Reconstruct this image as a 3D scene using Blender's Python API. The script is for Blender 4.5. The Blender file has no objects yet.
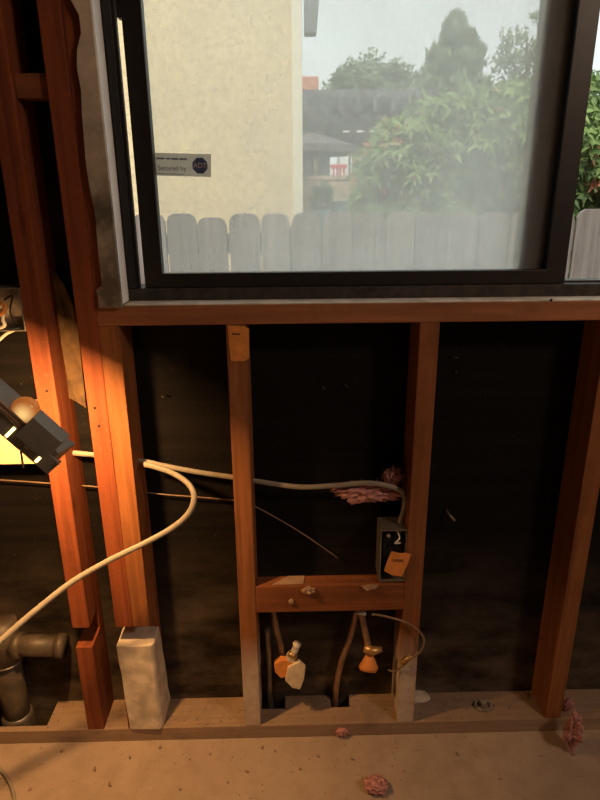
import bpy, bmesh, math, random
from mathutils import Vector, Matrix, noise as mnoise

random.seed(7)
sc = bpy.context.scene
COL = sc.collection

# ------------------------------------------------------------------ camera
F_PX = 601.0
PITCH, YAW, ROLL = math.radians(18.55), math.radians(1.1), 0.0078
CAM = Vector((0.0, -1.11, 1.2255))
FWD = Vector((math.sin(YAW) * math.cos(PITCH), math.cos(YAW) * math.cos(PITCH), -math.sin(PITCH)))
R0 = Vector((math.cos(YAW), -math.sin(YAW), 0))
U0 = R0.cross(FWD)
RIGHT = R0 * math.cos(ROLL) - U0 * math.sin(ROLL)
UP = U0 * math.cos(ROLL) + R0 * math.sin(ROLL)
cd = bpy.data.cameras.new('camera')
cd.sensor_fit = 'VERTICAL'; cd.sensor_height = 36.0; cd.lens = F_PX / 800 * 36.0
cd.clip_start = 0.02; cd.clip_end = 300
cam = bpy.data.objects.new('camera', cd); COL.objects.link(cam)
cam.matrix_world = Matrix(((RIGHT.x, UP.x, -FWD.x, CAM.x), (RIGHT.y, UP.y, -FWD.y, CAM.y),
                           (RIGHT.z, UP.z, -FWD.z, CAM.z), (0, 0, 0, 1)))
sc.camera = cam

# ------------------------------------------------------------------ sky, sun, room light, exposure
w = bpy.data.worlds.new('world'); sc.world = w; w.use_nodes = True
nt = w.node_tree; nt.nodes.clear()
wo = nt.nodes.new('ShaderNodeOutputWorld'); bg = nt.nodes.new('ShaderNodeBackground')
tc = nt.nodes.new('ShaderNodeTexCoord'); sx = nt.nodes.new('ShaderNodeSeparateXYZ')
rp = nt.nodes.new('ShaderNodeValToRGB')
rp.color_ramp.elements[0].position = 0.0; rp.color_ramp.elements[0].color = (0.80, 0.84, 0.82, 1)
rp.color_ramp.elements[1].position = 0.8; rp.color_ramp.elements[1].color = (0.72, 0.82, 0.88, 1)
nt.links.new(tc.outputs['Generated'], sx.inputs[0]); nt.links.new(sx.outputs['Z'], rp.inputs[0])
nt.links.new(rp.outputs[0], bg.inputs[0]); bg.inputs[1].default_value = 1.5
nt.links.new(bg.outputs[0], wo.inputs[0])

sd = bpy.data.lights.new('sun', 'SUN'); sd.energy = 4.3; sd.angle = math.radians(10); sd.color = (1, .95, .86)
sun = bpy.data.objects.new('sun', sd); COL.objects.link(sun)
sun.rotation_euler = Vector((0.15, 0.55, -0.88)).to_track_quat('-Z', 'Y').to_euler()

# added warm fill light, out of view high to the right behind the camera
bd = bpy.data.lights.new('room_fill_light', 'POINT'); bd.energy = 40; bd.color = (1.0, .72, .52); bd.shadow_soft_size = .15
bl = bpy.data.objects.new('room_fill_light', bd); COL.objects.link(bl); bl.location = (1.5, -1.45, 2.15)

vs = sc.view_settings
vs.view_transform = 'Standard'; vs.look = 'None'; vs.gamma = 1; vs.use_curve_mapping = False; vs.exposure = 0.0

# ------------------------------------------------------------------ pixel -> place
def ray(px, py):
    return FWD + RIGHT * ((px - 300) / F_PX) - UP * ((py - 400) / F_PX)
def Wy(px, py, y):
    d = ray(px, py); return CAM + d * ((y - CAM.y) / d.y)
def Wz(px, py, z):
    d = ray(px, py); return CAM + d * ((z - CAM.z) / d.z)

# ------------------------------------------------------------------ mesh helpers
class MB:
    def __init__(s): s.v = []; s.f = []
    def add(s, vs_, fs):
        o = len(s.v); s.v += [Vector(v) for v in vs_]; s.f += [tuple(o + i for i in f) for f in fs]; return s
    def box(s, x0, x1, y0, y1, z0, z1):
        return s.add([(x0,y0,z0),(x1,y0,z0),(x1,y1,z0),(x0,y1,z0),(x0,y0,z1),(x1,y0,z1),(x1,y1,z1),(x0,y1,z1)],
                     [(3,2,1,0),(4,5,6,7),(0,1,5,4),(1,2,6,5),(2,3,7,6),(3,0,4,7)])
    def prism(s, poly, d):           # poly: list of points, extruded along vector d
        d = Vector(d); n = len(poly); P = [Vector(p) for p in poly]
        nrm = Vector((0,0,0))
        for i in range(n): nrm += P[i].cross(P[(i+1) % n])
        if nrm.dot(d) < 0: P.reverse()
        fs = [tuple(range(n-1, -1, -1)), tuple(range(n, 2*n))]
        fs += [(i, (i+1) % n, n + (i+1) % n, n + i) for i in range(n)]
        return s.add(P + [p + d for p in P], fs)
    def tube(s, pts, r, n=10, flat=1.0, caps=True):
        pts = [Vector(p) for p in pts]; m = len(pts); vs_ = []; up = Vector((0,1,0.01)); 
        rr = r if isinstance(r, (list, tuple)) else [r] * m
        for i, p in enumerate(pts):
            t = (pts[min(i+1, m-1)] - pts[max(i-1, 0)])
            if t.length < 1e-9: t = Vector((0,0,1))
            t.normalize()
            a = up - t * up.dot(t)
            if a.length < 1e-3: a = Vector((1,0,0)) - t * t.x
            a.normalize(); b = t.cross(a)
            for k in range(n):
                q = 2*math.pi*k/n
                vs_.append(p + a * (math.cos(q)*rr[i]*flat) + b * (math.sin(q)*rr[i]))
        fs = []
        for i in range(m-1):
            for k in range(n):
                k2 = (k+1) % n
                fs.append((i*n+k, i*n+k2, (i+1)*n+k2, (i+1)*n+k))
        if caps:
            fs.append(tuple(range(n-1, -1, -1))); fs.append(tuple((m-1)*n + k for k in range(n)))
        return s.add(vs_, fs)
    def build(s, name, mat, parent=None, org=None, smooth=False, bevel=0, label=None):
        o3 = Vector(org) if org is not None else (Vector(parent['_o']) if parent is not None and '_o' in parent else Vector((0,0,0)))
        me = bpy.data.meshes.new(name); me.from_pydata([v - o3 for v in s.v], [], s.f); me.update()
        bm = bmesh.new(); bm.from_mesh(me); bmesh.ops.recalc_face_normals(bm, faces=bm.faces)
        bm.to_mesh(me); bm.free()
        if smooth:
            for p in me.polygons: p.use_smooth = True
        me.materials.append(mat)
        ob = bpy.data.objects.new(name, me); COL.objects.link(ob)
        if parent is not None:
            ob.parent = parent; ob['_o'] = tuple(o3)
        else:
            ob.location = o3; ob['_o'] = tuple(o3)
        if bevel:
            md = ob.modifiers.new('bevel', 'BEVEL'); md.width = bevel; md.segments = 2; md.limit_method = 'ANGLE'
        if label: ob['label'] = label
        return ob

def curve_pts(pts, n=8):              # Catmull-Rom
    P = [Vector(p) for p in pts]; P = [P[0]*2 - P[1]] + P + [P[-1]*2 - P[-2]]; out = []
    for i in range(1, len(P) - 2):
        for k in range(n):
            t = k / n
            out.append(0.5 * ((2*P[i]) + (P[i+1]-P[i-1])*t + (2*P[i-1]-5*P[i]+4*P[i+1]-P[i+2])*t*t + (3*P[i]-P[i-1]-3*P[i+1]+P[i+2])*t**3))
    out.append(P[-2]); return out

def empty(name, loc):
    o = bpy.data.objects.new(name, None); COL.objects.link(o); o.location = loc; o['_o'] = tuple(loc); o.empty_display_size = .05
    return o
def thing(name, label, cat, loc, group=None):
    o = empty(name, loc); return tag(o, label, cat, group)
def tag(o, label, cat, group=None):
    o['label'] = label; o['category'] = cat
    if group: o['group'] = group
    return o
def structure(o, label=None):
    o['kind'] = 'structure'
    if label: o['label'] = label
    return o

def blob(c, size, seed=0, sub=4, rough=.55, freq=2.2, rot=None):
    bm = bmesh.new(); bmesh.ops.create_icosphere(bm, subdivisions=sub, radius=1)
    off = Vector((seed*3.1, seed*1.7, seed*5.3)); mb = MB()
    M = rot or Matrix.Identity(3)
    for v in bm.verts:
        p = v.co.normalized()
        d = mnoise.fractal(p*freq + off, .9, 2.1, 5) * rough
        d += abs(mnoise.noise(p*freq*2.3 - off)) * rough * .6
        q = p * (1 + d); q = Vector((q.x*size[0], q.y*size[1], q.z*size[2]))
        v.co = Vector(c) + M @ q
    bm.verts.ensure_lookup_table()
    mb.v = [v.co.copy() for v in bm.verts]; mb.f = [tuple(v.index for v in f.verts) for f in bm.faces]
    bm.free(); return mb

# ------------------------------------------------------------------ material helpers
def mat(name):
    m = bpy.data.materials.new(name); m.use_nodes = True
    return m, m.node_tree, m.node_tree.nodes['Principled BSDF']
def N(t, typ, **kw):
    n = t.nodes.new(typ)
    for k, v in kw.items():
        if k.startswith('i_'): n.inputs[k[2:].replace('_', ' ')].default_value = v
        else: setattr(n, k, v)
    return n
def mixc(t, fac, a, b, mode='MIX'):
    n = t.nodes.new('ShaderNodeMix'); n.data_type = 'RGBA'; n.blend_type = mode
    for sock, val in ((n.inputs[0], fac), (n.inputs[6], a), (n.inputs[7], b)):
        if hasattr(val, 'is_linked') or isinstance(val, bpy.types.NodeSocket): t.links.new(val, sock)
        else: sock.default_value = val if not isinstance(val, tuple) or len(val) == 4 else (*val, 1)
    return n.outputs[2]
def ramp(t, src, p0, c0, p1, c1):
    r = t.nodes.new('ShaderNodeValToRGB'); e = r.color_ramp.elements
    c0 = (c0,)*3 if not isinstance(c0, tuple) else c0; c1 = (c1,)*3 if not isinstance(c1, tuple) else c1
    e[0].position = p0; e[0].color = (*c0, 1); e[1].position = p1; e[1].color = (*c1, 1)
    t.links.new(src, r.inputs[0]); return r.outputs[0]
def pos(t, scale=(1,1,1), space='world'):
    if space == 'world': src = N(t, 'ShaderNodeNewGeometry').outputs['Position']
    else: src = N(t, 'ShaderNodeTexCoord').outputs['Object']
    mp = N(t, 'ShaderNodeMapping'); mp.inputs['Scale'].default_value = scale
    t.links.new(src, mp.inputs[0]); return mp.outputs[0]
def noise(t, vec, scale, detail=4, rough=.55, dist=0):
    n = N(t, 'ShaderNodeTexNoise'); n.inputs['Scale'].default_value = scale; n.inputs['Detail'].default_value = detail
    n.inputs['Roughness'].default_value = rough; n.inputs['Distortion'].default_value = dist
    t.links.new(vec, n.inputs['Vector']); return n.outputs['Fac']
def bump(t, b, h, strength=.3, dist=.01):
    n = N(t, 'ShaderNodeBump'); n.inputs['Strength'].default_value = strength; n.inputs['Distance'].default_value = dist
    t.links.new(h, n.inputs['Height']); t.links.new(n.outputs[0], b.inputs['Normal'])

def plain(name, c, rough=.6, metal=0, var=.25, scale=30, bumpy=.1):
    m, t, b = mat(name)
    n = noise(t, pos(t), scale, 5)
    dark = tuple(x*(1-var) for x in c); lite = tuple(min(1, x*(1+var)) for x in c)
    t.links.new(ramp(t, n, .3, dark, .7, lite), b.inputs['Base Color'])
    b.inputs['Roughness'].default_value = rough; b.inputs['Metallic'].default_value = metal
    if bumpy: bump(t, b, n, bumpy, .004)
    return m

def wood(name, c, axis='z', dustz=None, dustc=(.62,.55,.47), dark=.55):
    m, t, b = mat(name)
    s = {'z': (55, 55, 2.2), 'x': (2.2, 55, 55), 'y': (55, 2.2, 55)}[axis]
    g = noise(t, pos(t, s), 1.0, 6, .62, .6)
    big = noise(t, pos(t, tuple(q*.12 for q in s)), 1.0, 3, .5)
    oi = N(t, 'ShaderNodeObjectInfo')
    base = ramp(t, g, .32, tuple(x*dark for x in c), .68, c)
    base = mixc(t, ramp(t, big, .35, 0.0, .75, .45), base, tuple(x*.6 for x in (c[0]*1.0, c[1]*.8, c[2]*.7)))
    sm = noise(t, pos(t), 9, 5, .7)
    base = mixc(t, ramp(t, sm, .52, 0.0, .72, .5), base, (c[0]*.35, c[1]*.3, c[2]*.3))
    # knots
    vo = N(t, 'ShaderNodeTexVoronoi'); vo.inputs['Scale'].default_value = 1.0
    t.links.new(pos(t, tuple(q*.25 if q > 10 else q*1.6 for q in s)), vo.inputs['Vector'])
    base = mixc(t, ramp(t, vo.outputs['Distance'], .03, .75, .12, 0.0), base, (c[0]*.22, c[1]*.15, c[2]*.12))
    # fine pale scuffs of dust
    du = noise(t, pos(t), 140, 3, .7)
    base = mixc(t, ramp(t, du, .6, 0.0, .8, .25), base, (.55,.46,.38))
    if dustz:
        gp = N(t, 'ShaderNodeSeparateXYZ'); t.links.new(N(t, 'ShaderNodeNewGeometry').outputs['Position'], gp.inputs[0])
        mr = N(t, 'ShaderNodeMapRange'); mr.inputs[1].default_value = dustz; mr.inputs[2].default_value = dustz*.55
        t.links.new(gp.outputs['Z'], mr.inputs[0])
        nn = N(t, 'ShaderNodeMath', operation='MULTIPLY'); t.links.new(mr.outputs[0], nn.inputs[0])
        t.links.new(ramp(t, noise(t, pos(t), 18, 4), .3, .35, .6, .95), nn.inputs[1])
        base = mixc(t, nn.outputs[0], base, dustc)
    t.links.new(base, b.inputs['Base Color']); b.inputs['Roughness'].default_value = .72
    b.inputs['Specular IOR Level'].default_value = .3
    bump(t, b, g, .35, .002)
    return m

M = {}
M['fir_red'] = wood('fir_red', (.31, .088, .032), dark=.42)
M['fir'] = wood('fir', (.37, .145, .050), dark=.42)
M['fir_dusty'] = wood('fir_dusty', (.38, .15, .056), dustz=.30, dark=.42)
M['fir_x'] = wood('fir_x', (.44, .185, .085), 'x', dark=.5)
M['fir_red_x'] = wood('fir_red_x', (.31, .11, .04), 'x', dark=.42)
M['plate'] = wood('plate', (.40, .29, .205), 'x', dark=.7)
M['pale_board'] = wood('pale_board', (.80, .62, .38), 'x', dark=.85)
M['plaster'] = plain('plaster', (.62, .55, .45), .9, var=.32, scale=22, bumpy=.5)
m, t, b = mat('drywall')
p = pos(t); n1 = noise(t, p, 9, 6, .65); n2 = noise(t, p, 40, 4, .6)
c1 = ramp(t, n2, .3, (.50, .44, .35), .7, (.66, .58, .46))
sp = N(t, 'ShaderNodeSeparateXYZ'); t.links.new(p, sp.inputs[0])
mr = N(t, 'ShaderNodeMapRange'); mr.inputs[1].default_value = 1.42; mr.inputs[2].default_value = 1.22; t.links.new(sp.outputs['Z'], mr.inputs[0])
mm = N(t, 'ShaderNodeMath', operation='MULTIPLY'); t.links.new(mr.outputs[0], mm.inputs[0]); t.links.new(ramp(t, n1, .35, .25, .6, .95), mm.inputs[1])
t.links.new(mixc(t, mm.outputs[0], c1, (.085, .075, .06)), b.inputs['Base Color']); b.inputs['Roughness'].default_value = .9
bump(t, b, n2, .5, .004); M['drywall'] = m
M['white_bead'] = plain('white_bead', (.88, .90, .88), .6, var=.12, scale=12)
M['black_alu'] = plain('black_alu', (.012, .011, .012), .42, var=.4, scale=40, bumpy=.05)
M['black_dirty'] = plain('black_dirty', (.035, .03, .027), .7, var=.7, scale=45, bumpy=.15)
M['abs'] = plain('abs', (.075, .06, .045), .5, var=.5, scale=25)
M['galv'] = plain('galv', (.36, .34, .31), .45, .8, var=.3, scale=30)
M['lamp_grey'] = plain('lamp_grey', (.24, .225, .185), .5, .0, var=.12, scale=20, bumpy=.03)
M['chrome'] = plain('chrome', (.75, .72, .66), .2, 1, var=.1)
M['copper'] = plain('copper', (.34, .21, .13), .5, .5, var=.35)
M['brass'] = plain('brass', (.50, .33, .14), .4, .7, var=.3)
M['cable'] = plain('cable', (.30, .275, .225), .5, var=.12, scale=50, bumpy=.03)
M['wire'] = plain('wire', (.25, .17, .12), .5, .3)
M['pink'] = plain('pink', (.52, .26, .245), .95, var=.35, scale=120, bumpy=.5)
M['orange_tape'] = plain('orange_tape', (.78, .30, .07), .6, var=.15, scale=60)
M['pale_paper'] = plain('pale_paper', (.78, .66, .46), .8, var=.15, scale=60)
M['kraft'] = plain('kraft', (.13, .08, .04), .9, var=.4, scale=35, bumpy=.4)
M['nail'] = plain('nail', (.30, .27, .23), .4, .7)
M['ink'] = plain('ink', (.03, .02, .015), .8, var=.1, bumpy=0)
M['scrap'] = plain('scrap', (.34, .22, .14), .9)
M['void'] = plain('void', (.012, .010, .009), .95)
M['white_plastic'] = plain('white_plastic', (.70, .66, .58), .5, var=.1)
M['grey_rag'] = plain('grey_rag', (.26, .23, .20), .95, var=.4, scale=60, bumpy=.4)

# black building paper with dust lower down and faint wire lines
m, t, b = mat('building_paper')
p = pos(t)
ln = noise(t, pos(t, (1.5, 1, 55)), 1.0, 3)
c1 = ramp(t, ln, .35, (.004, .0034, .0034), .7, (.009, .0075, .007))
sp = N(t, 'ShaderNodeSeparateXYZ'); t.links.new(N(t, 'ShaderNodeNewGeometry').outputs['Position'], sp.inputs[0])
mr = N(t, 'ShaderNodeMapRange'); mr.inputs[1].default_value = .50; mr.inputs[2].default_value = .02
t.links.new(sp.outputs['Z'], mr.inputs[0])
mm = N(t, 'ShaderNodeMath', operation='MULTIPLY'); t.links.new(mr.outputs[0], mm.inputs[0])
t.links.new(ramp(t, noise(t, pos(t, (4, 1, 9)), 1.6, 6, .65), .38, .15, .66, 1.0), mm.inputs[1])
c2 = mixc(t, mm.outputs[0], c1, (.145, .115, .085))
c2 = mixc(t, ramp(t, noise(t, p, 160, 2), .70, 0.0, .78, .5), c2, (.16, .13, .11))
t.links.new(c2, b.inputs['Base Color']); b.inputs['Roughness'].default_value = .75; b.inputs['Specular IOR Level'].default_value = .15
bump(t, b, ln, .25, .003); M['paper'] = m

# dusty concrete
m, t, b = mat('dusty_concrete')
p = pos(t)
a1 = noise(t, p, 3.2, 6, .6); a2 = noise(t, p, 45, 5, .7); a3 = noise(t, p, 14, 4, .6)
c1 = ramp(t, a1, .3, (.35, .275, .215), .7, (.48, .38, .295))
c1 = mixc(t, ramp(t, a3, .45, 0.0, .7, .45), c1, (.28, .205, .15))
c1 = mixc(t, ramp(t, a2, .62, 0.0, .75, .5), c1, (.62, .52, .41))
c1 = mixc(t, ramp(t, noise(t, p, 90, 3), .68, 0.0, .76, .5), c1, (.17, .11, .08))
t.links.new(c1, b.inputs['Base Color']); b.inputs['Roughness'].default_value = .92
bump(t, b, a2, .5, .004); M['concrete'] = m

# stucco
m, t, b = mat('stucco')
p = pos(t); a1 = noise(t, p, 1.3, 6, .6); a2 = noise(t, p, 34, 6, .75)
c1 = ramp(t, a1, .3, (.68, .535, .31), .7, (.80, .645, .385))
c1 = mixc(t, ramp(t, a2, .32, .7, .55, 0.0), c1, (.46, .36, .22))
c1 = mixc(t, ramp(t, noise(t, pos(t, (14, 14, 3)), 1, 2), .74, 0.0, .80, .5), c1, (.25, .2, .16))
t.links.new(c1, b.inputs['Base Color']); b.inputs['Roughness'].default_value = .95
bump(t, b, a2, .6, .01); M['stucco'] = m
M['cream_trim'] = plain('cream_trim', (.80, .73, .55), .7, var=.06, scale=8)
M['room_wall'] = plain('room_wall', (.30, .24, .19), .9, var=.1)
M['gutter'] = plain('gutter', (.13, .14, .145), .6, var=.15)
M['roof_tile'] = plain('roof_tile', (.62, .25, .14), .9, var=.2, scale=6)
M['dark_timber'] = plain('dark_timber', (.12, .12, .125), .8, var=.3, scale=6)
M['umbrella'] = plain('umbrella', (.12, .105, .10), .9, var=.2, scale=4)
M['block_tan'] = plain('block_tan', (.40, .30, .22), .95, var=.25, scale=12, bumpy=.4)
M['soil'] = plain('soil', (.16, .12, .08), .95, var=.35, scale=5)
M['red_paint'] = plain('red_paint', (.65, .06, .06), .5, var=.1)
M['pot_blue'] = plain('pot_blue', (.22, .34, .36), .6, var=.15)
M['far_white'] = plain('far_white', (.80, .80, .76), .8, var=.05)
M['grill'] = plain('grill', (.10, .12, .125), .5, .3, var=.2)
M['bark'] = plain('bark', (.13, .09, .06), .9, var=.3, scale=15)

def picket_mat():
    m, t, b = mat('weathered_picket')
    g = noise(t, pos(t, (45, 45, 2)), 1, 6, .65, .4)
    oi = N(t, 'ShaderNodeObjectInfo')
    c = ramp(t, g, .3, (.135, .115, .107), .7, (.29, .245, .225))
    c = mixc(t, oi.outputs['Random'], c, (.36, .33, .31)) if False else c
    hs = N(t, 'ShaderNodeHueSaturation'); t.links.new(c, hs.inputs['Color'])
    mr = N(t, 'ShaderNodeMapRange'); mr.inputs[3].default_value = .8; mr.inputs[4].default_value = 1.2
    t.links.new(oi.outputs['Random'], mr.inputs[0]); t.links.new(mr.outputs[0], hs.inputs['Value'])
    t.links.new(hs.outputs[0], b.inputs['Base Color']); b.inputs['Roughness'].default_value = .9
    bump(t, b, g, .4, .004); return m
M['picket'] = picket_mat()

def leaf_mat(name, c0, c1, red=None, rough=.5):
    m, t, b = mat(name)
    at = N(t, 'ShaderNodeAttribute', attribute_name='tint')
    oi = N(t, 'ShaderNodeObjectInfo')
    ad = N(t, 'ShaderNodeMath', operation='ADD'); t.links.new(at.outputs['Fac'], ad.inputs[0])
    if name.endswith('single'): t.links.new(oi.outputs['Random'], ad.inputs[1])
    else: ad.inputs[1].default_value = 0
    r = N(t, 'ShaderNodeValToRGB'); e = r.color_ramp.elements
    e[0].position = 0; e[0].color = (*c0, 1); e[1].position = .85; e[1].color = (*c1, 1)
    if red:
        q = e.new(.93); q.color = (*c1, 1); q = e.new(.965); q.color = (*red, 1)
    t.links.new(ad.outputs[0], r.inputs[0]); t.links.new(r.outputs[0], b.inputs['Base Color'])
    b.inputs['Roughness'].default_value = rough
    tl = N(t, 'ShaderNodeBsdfTranslucent'); t.links.new(r.outputs[0], tl.inputs[0])
    mx = N(t, 'ShaderNodeMixShader'); mx.inputs[0].default_value = .3
    out = t.nodes['Material Output']
    t.links.new(b.outputs[0], mx.inputs[1]); t.links.new(tl.outputs[0], mx.inputs[2]); t.links.new(mx.outputs[0], out.inputs[0])
    return m
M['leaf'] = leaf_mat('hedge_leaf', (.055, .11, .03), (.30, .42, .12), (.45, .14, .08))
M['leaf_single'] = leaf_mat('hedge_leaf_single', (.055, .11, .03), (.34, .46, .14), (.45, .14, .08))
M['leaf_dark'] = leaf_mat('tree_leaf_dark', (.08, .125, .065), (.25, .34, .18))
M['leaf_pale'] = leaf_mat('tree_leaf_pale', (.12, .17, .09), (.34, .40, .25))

# glass: dusty sash pane and clean pane
def dusty_glass():
    m, t, b = mat('dusty_glass'); t.nodes.remove(b)
    out = t.nodes['Material Output']
    tr = N(t, 'ShaderNodeBsdfTransparent'); tr.inputs[0].default_value = (.95, .96, .95, 1)
    tl = N(t, 'ShaderNodeBsdfTranslucent'); tl.inputs[0].default_value = (.95, 1.0, .99, 1)
    df = N(t, 'ShaderNodeBsdfDiffuse'); df.inputs[0].default_value = (.70, .70, .68, 1)
    gl = N(t, 'ShaderNodeBsdfGlossy'); gl.inputs['Roughness'].default_value = .05
    m1 = N(t, 'ShaderNodeMixShader'); m1.inputs[0].default_value = .1
    t.links.new(tl.outputs[0], m1.inputs[1]); t.links.new(df.outputs[0], m1.inputs[2])
    sp = N(t, 'ShaderNodeSeparateXYZ'); t.links.new(N(t, 'ShaderNodeNewGeometry').outputs['Position'], sp.inputs[0])
    mx = N(t, 'ShaderNodeMapRange'); mx.inputs[1].default_value = -.30; mx.inputs[2].default_value = .25; mx.inputs[3].default_value = .17; mx.inputs[4].default_value = .38
    t.links.new(sp.outputs['X'], mx.inputs[0])
    mz = N(t, 'ShaderNodeMapRange'); mz.inputs[1].default_value = 1.24; mz.inputs[2].default_value = 1.10; mz.inputs[3].default_value = 0.0; mz.inputs[4].default_value = .07
    t.links.new(sp.outputs['Z'], mz.inputs[0])
    ad = N(t, 'ShaderNodeMath', operation='ADD'); t.links.new(mx.outputs[0], ad.inputs[0]); t.links.new(mz.outputs[0], ad.inputs[1])
    n1 = noise(t, pos(t, (60, 60, 14)), 1, 4, .7); n2 = noise(t, pos(t), 260, 2, .6); n3 = noise(t, pos(t), 7, 4, .6)
    f1 = N(t, 'ShaderNodeMath', operation='MULTIPLY'); t.links.new(ad.outputs[0], f1.inputs[0]); t.links.new(ramp(t, n1, .25, .92, .75, 1.06), f1.inputs[1])
    f2 = N(t, 'ShaderNodeMath', operation='MULTIPLY'); t.links.new(f1.outputs[0], f2.inputs[0]); t.links.new(ramp(t, n3, .3, .8, .7, 1.15), f2.inputs[1])
    f3 = N(t, 'ShaderNodeMath', operation='ADD'); t.links.new(f2.outputs[0], f3.inputs[0]); t.links.new(ramp(t, n2, .74, 0.0, .80, .35), f3.inputs[1])
    m2 = N(t, 'ShaderNodeMixShader'); t.links.new(f3.outputs[0], m2.inputs[0])
    t.links.new(tr.outputs[0], m2.inputs[1]); t.links.new(m1.outputs[0], m2.inputs[2])
    m3 = N(t, 'ShaderNodeMixShader'); m3.inputs[0].default_value = .03
    t.links.new(m2.outputs[0], m3.inputs[1]); t.links.new(gl.outputs[0], m3.inputs[2])
    t.links.new(m3.outputs[0], out.inputs[0]); return m
def clear_glass():
    m, t, b = mat('clear_glass'); t.nodes.remove(b); out = t.nodes['Material Output']
    tr = N(t, 'ShaderNodeBsdfTransparent'); tr.inputs[0].default_value = (.93, .94, .93, 1)
    gl = N(t, 'ShaderNodeBsdfGlossy'); gl.inputs['Roughness'].default_value = .03
    m3 = N(t, 'ShaderNodeMixShader'); m3.inputs[0].default_value = .04
    t.links.new(tr.outputs[0], m3.inputs[1]); t.links.new(gl.outputs[0], m3.inputs[2]); t.links.new(m3.outputs[0], out.inputs[0]); return m
M['dusty_glass'] = dusty_glass(); M['clear_glass'] = clear_glass()
def emis(name, c, s):
    m, t, b = mat(name); b.inputs['Base Color'].default_value = (*c, 1)
    b.inputs['Emission Color'].default_value = (*c, 1); b.inputs['Emission Strength'].default_value = s; return m
M['amber'] = emis('amber_glow', (.9, .30, .06), .5)
M['halogen'] = emis('halogen_glow', (1, .66, .25), 5)

# ================================================================== THE SETTING
XL, XR, YB, ZC = -2.4, 2.6, -3.4, 2.45
YW = .089                       # depth of the 2x4 framing
RZ0, RZ1 = 1.003, 1.040         # rough sill rail
structure(MB().box(XL, XR, YB, .022, -.15, 0).build('floor', M['concrete']), 'dusty brown concrete slab littered with grit')
structure(MB().box(XL-.1, XR+.1, YB-.1, .20, ZC, ZC+.1).build('ceiling', M['room_wall']))
structure(MB().box(XL-.1, XL, YB, .2, -.15, ZC).build('wall_left', M['room_wall']))
structure(MB().box(XR, XR+.1, YB, .2, -.15, ZC).build('wall_right', M['room_wall']))
structure(MB().box(XL-.1, XR+.1, YB-.1, YB, -.15, ZC).build('wall_back', M['room_wall']))

wall = structure(empty('wall_front', (0, 0, 0)), 'open stud wall below the window backed with black building paper')
# x of the studs (front faces at y=0)
SW = .038
xA = Wy(47.8, 470, 0).x; xK = Wy(95.5, 470, 0).x; xT = xK + SW
x2 = Wy(232.4, 470, 0).x; x3 = Wy(430.2, 470, 0).x - SW; x4 = Wy(602.7, 470, 0).x - SW
NZ0, NZ1, ND = .276, .328, .060
def stud(x, z0, z1, material, notch=False, label=None, name='stud', wd=SW):
    if notch:
        poly = [(x,0,z0),(x,YW,z0),(x,YW,z1),(x,0,z1),(x,0,NZ1),(x,ND,NZ1+.006),(x,ND,NZ0+.004),(x,0,NZ0)]
    else:
        poly = [(x,0,z0),(x,YW,z0),(x,YW,z1),(x,0,z1)]
    return MB().prism(poly, (wd,0,0)).build(name, material, wall, bevel=.0018, label=label)
WX0 = xT + SW                   # rough opening left
WX1 = WX0 + 1.70; WZ1 = 2.08
stud(xA, .038, ZC, M['fir_red'], True, 'reddish stud with a notch near its foot')
stud(xK, .038, ZC, M['fir_red'], True, 'tall reddish king stud left of the window')
stud(xT, .038, RZ0, M['fir'], True, 'lighter orange trimmer stud under the sill rail end')
stud(xT, RZ1, WZ1, M['fir_red'], False, 'upper trimmer stud beside the window', wd=SW)
stud(x2, .038, RZ0, M['fir_dusty'], False, 'cripple stud with orange tape at its top')
stud(x3, .038, RZ0, M['fir_dusty'], False, 'cripple stud carrying the metal outlet box')
stud(x4, .038, RZ0, M['fir'], False, 'cripple stud at the far right')
x5 = x4 + .40
for xx in (x5, x5 + .40): stud(xx, .038, RZ0, M['fir'])
stud(xA - .40, .038, ZC, M['fir_red'])
stud(xA - .80, .038, ZC, M['fir_red'])
stud(WX1, .038, ZC, M['fir_red']); stud(WX1 + .42, .038, ZC, M['fir_red'])
MB().box(xT, WX1, 0, YW, RZ0, RZ1).build('sill_rail', M['fir_x'], wall, bevel=.002, label='horizontal timber rail under the window')
MB().box(xT, WX1, 0, YW, WZ1, WZ1+.14).build('header', M['fir_x'], wall, bevel=.002)
# building paper / sheathing panels
Y1 = YW + .02
MB().box(XL, XR, YW, Y1, -.12, RZ1).build('building_paper', M['paper'], wall, label='black building paper behind the studs')
MB().box(XL, WX0, YW, Y1, RZ1, ZC).build('building_paper', M['paper'], wall)
MB().box(WX1, XR, YW, Y1, RZ1, ZC).build('building_paper', M['paper'], wall)
MB().box(WX0, WX1, YW, Y1, WZ1, ZC).build('building_paper', M['paper'], wall)
# exterior stucco skin
sk = MB().box(XL, XR, Y1, Y1+.03, -.3, RZ1).build('exterior_stucco', M['stucco'], wall)
MB().box(XL, WX0, Y1, Y1+.03, RZ1, ZC).build('exterior_stucco', M['stucco'], wall)
MB().box(WX1, XR, Y1, Y1+.03, RZ1, ZC).build('exterior_stucco', M['stucco'], wall)
MB().box(WX0, WX1, Y1, Y1+.03, WZ1, ZC).build('exterior_stucco', M['stucco'], wall)

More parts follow.
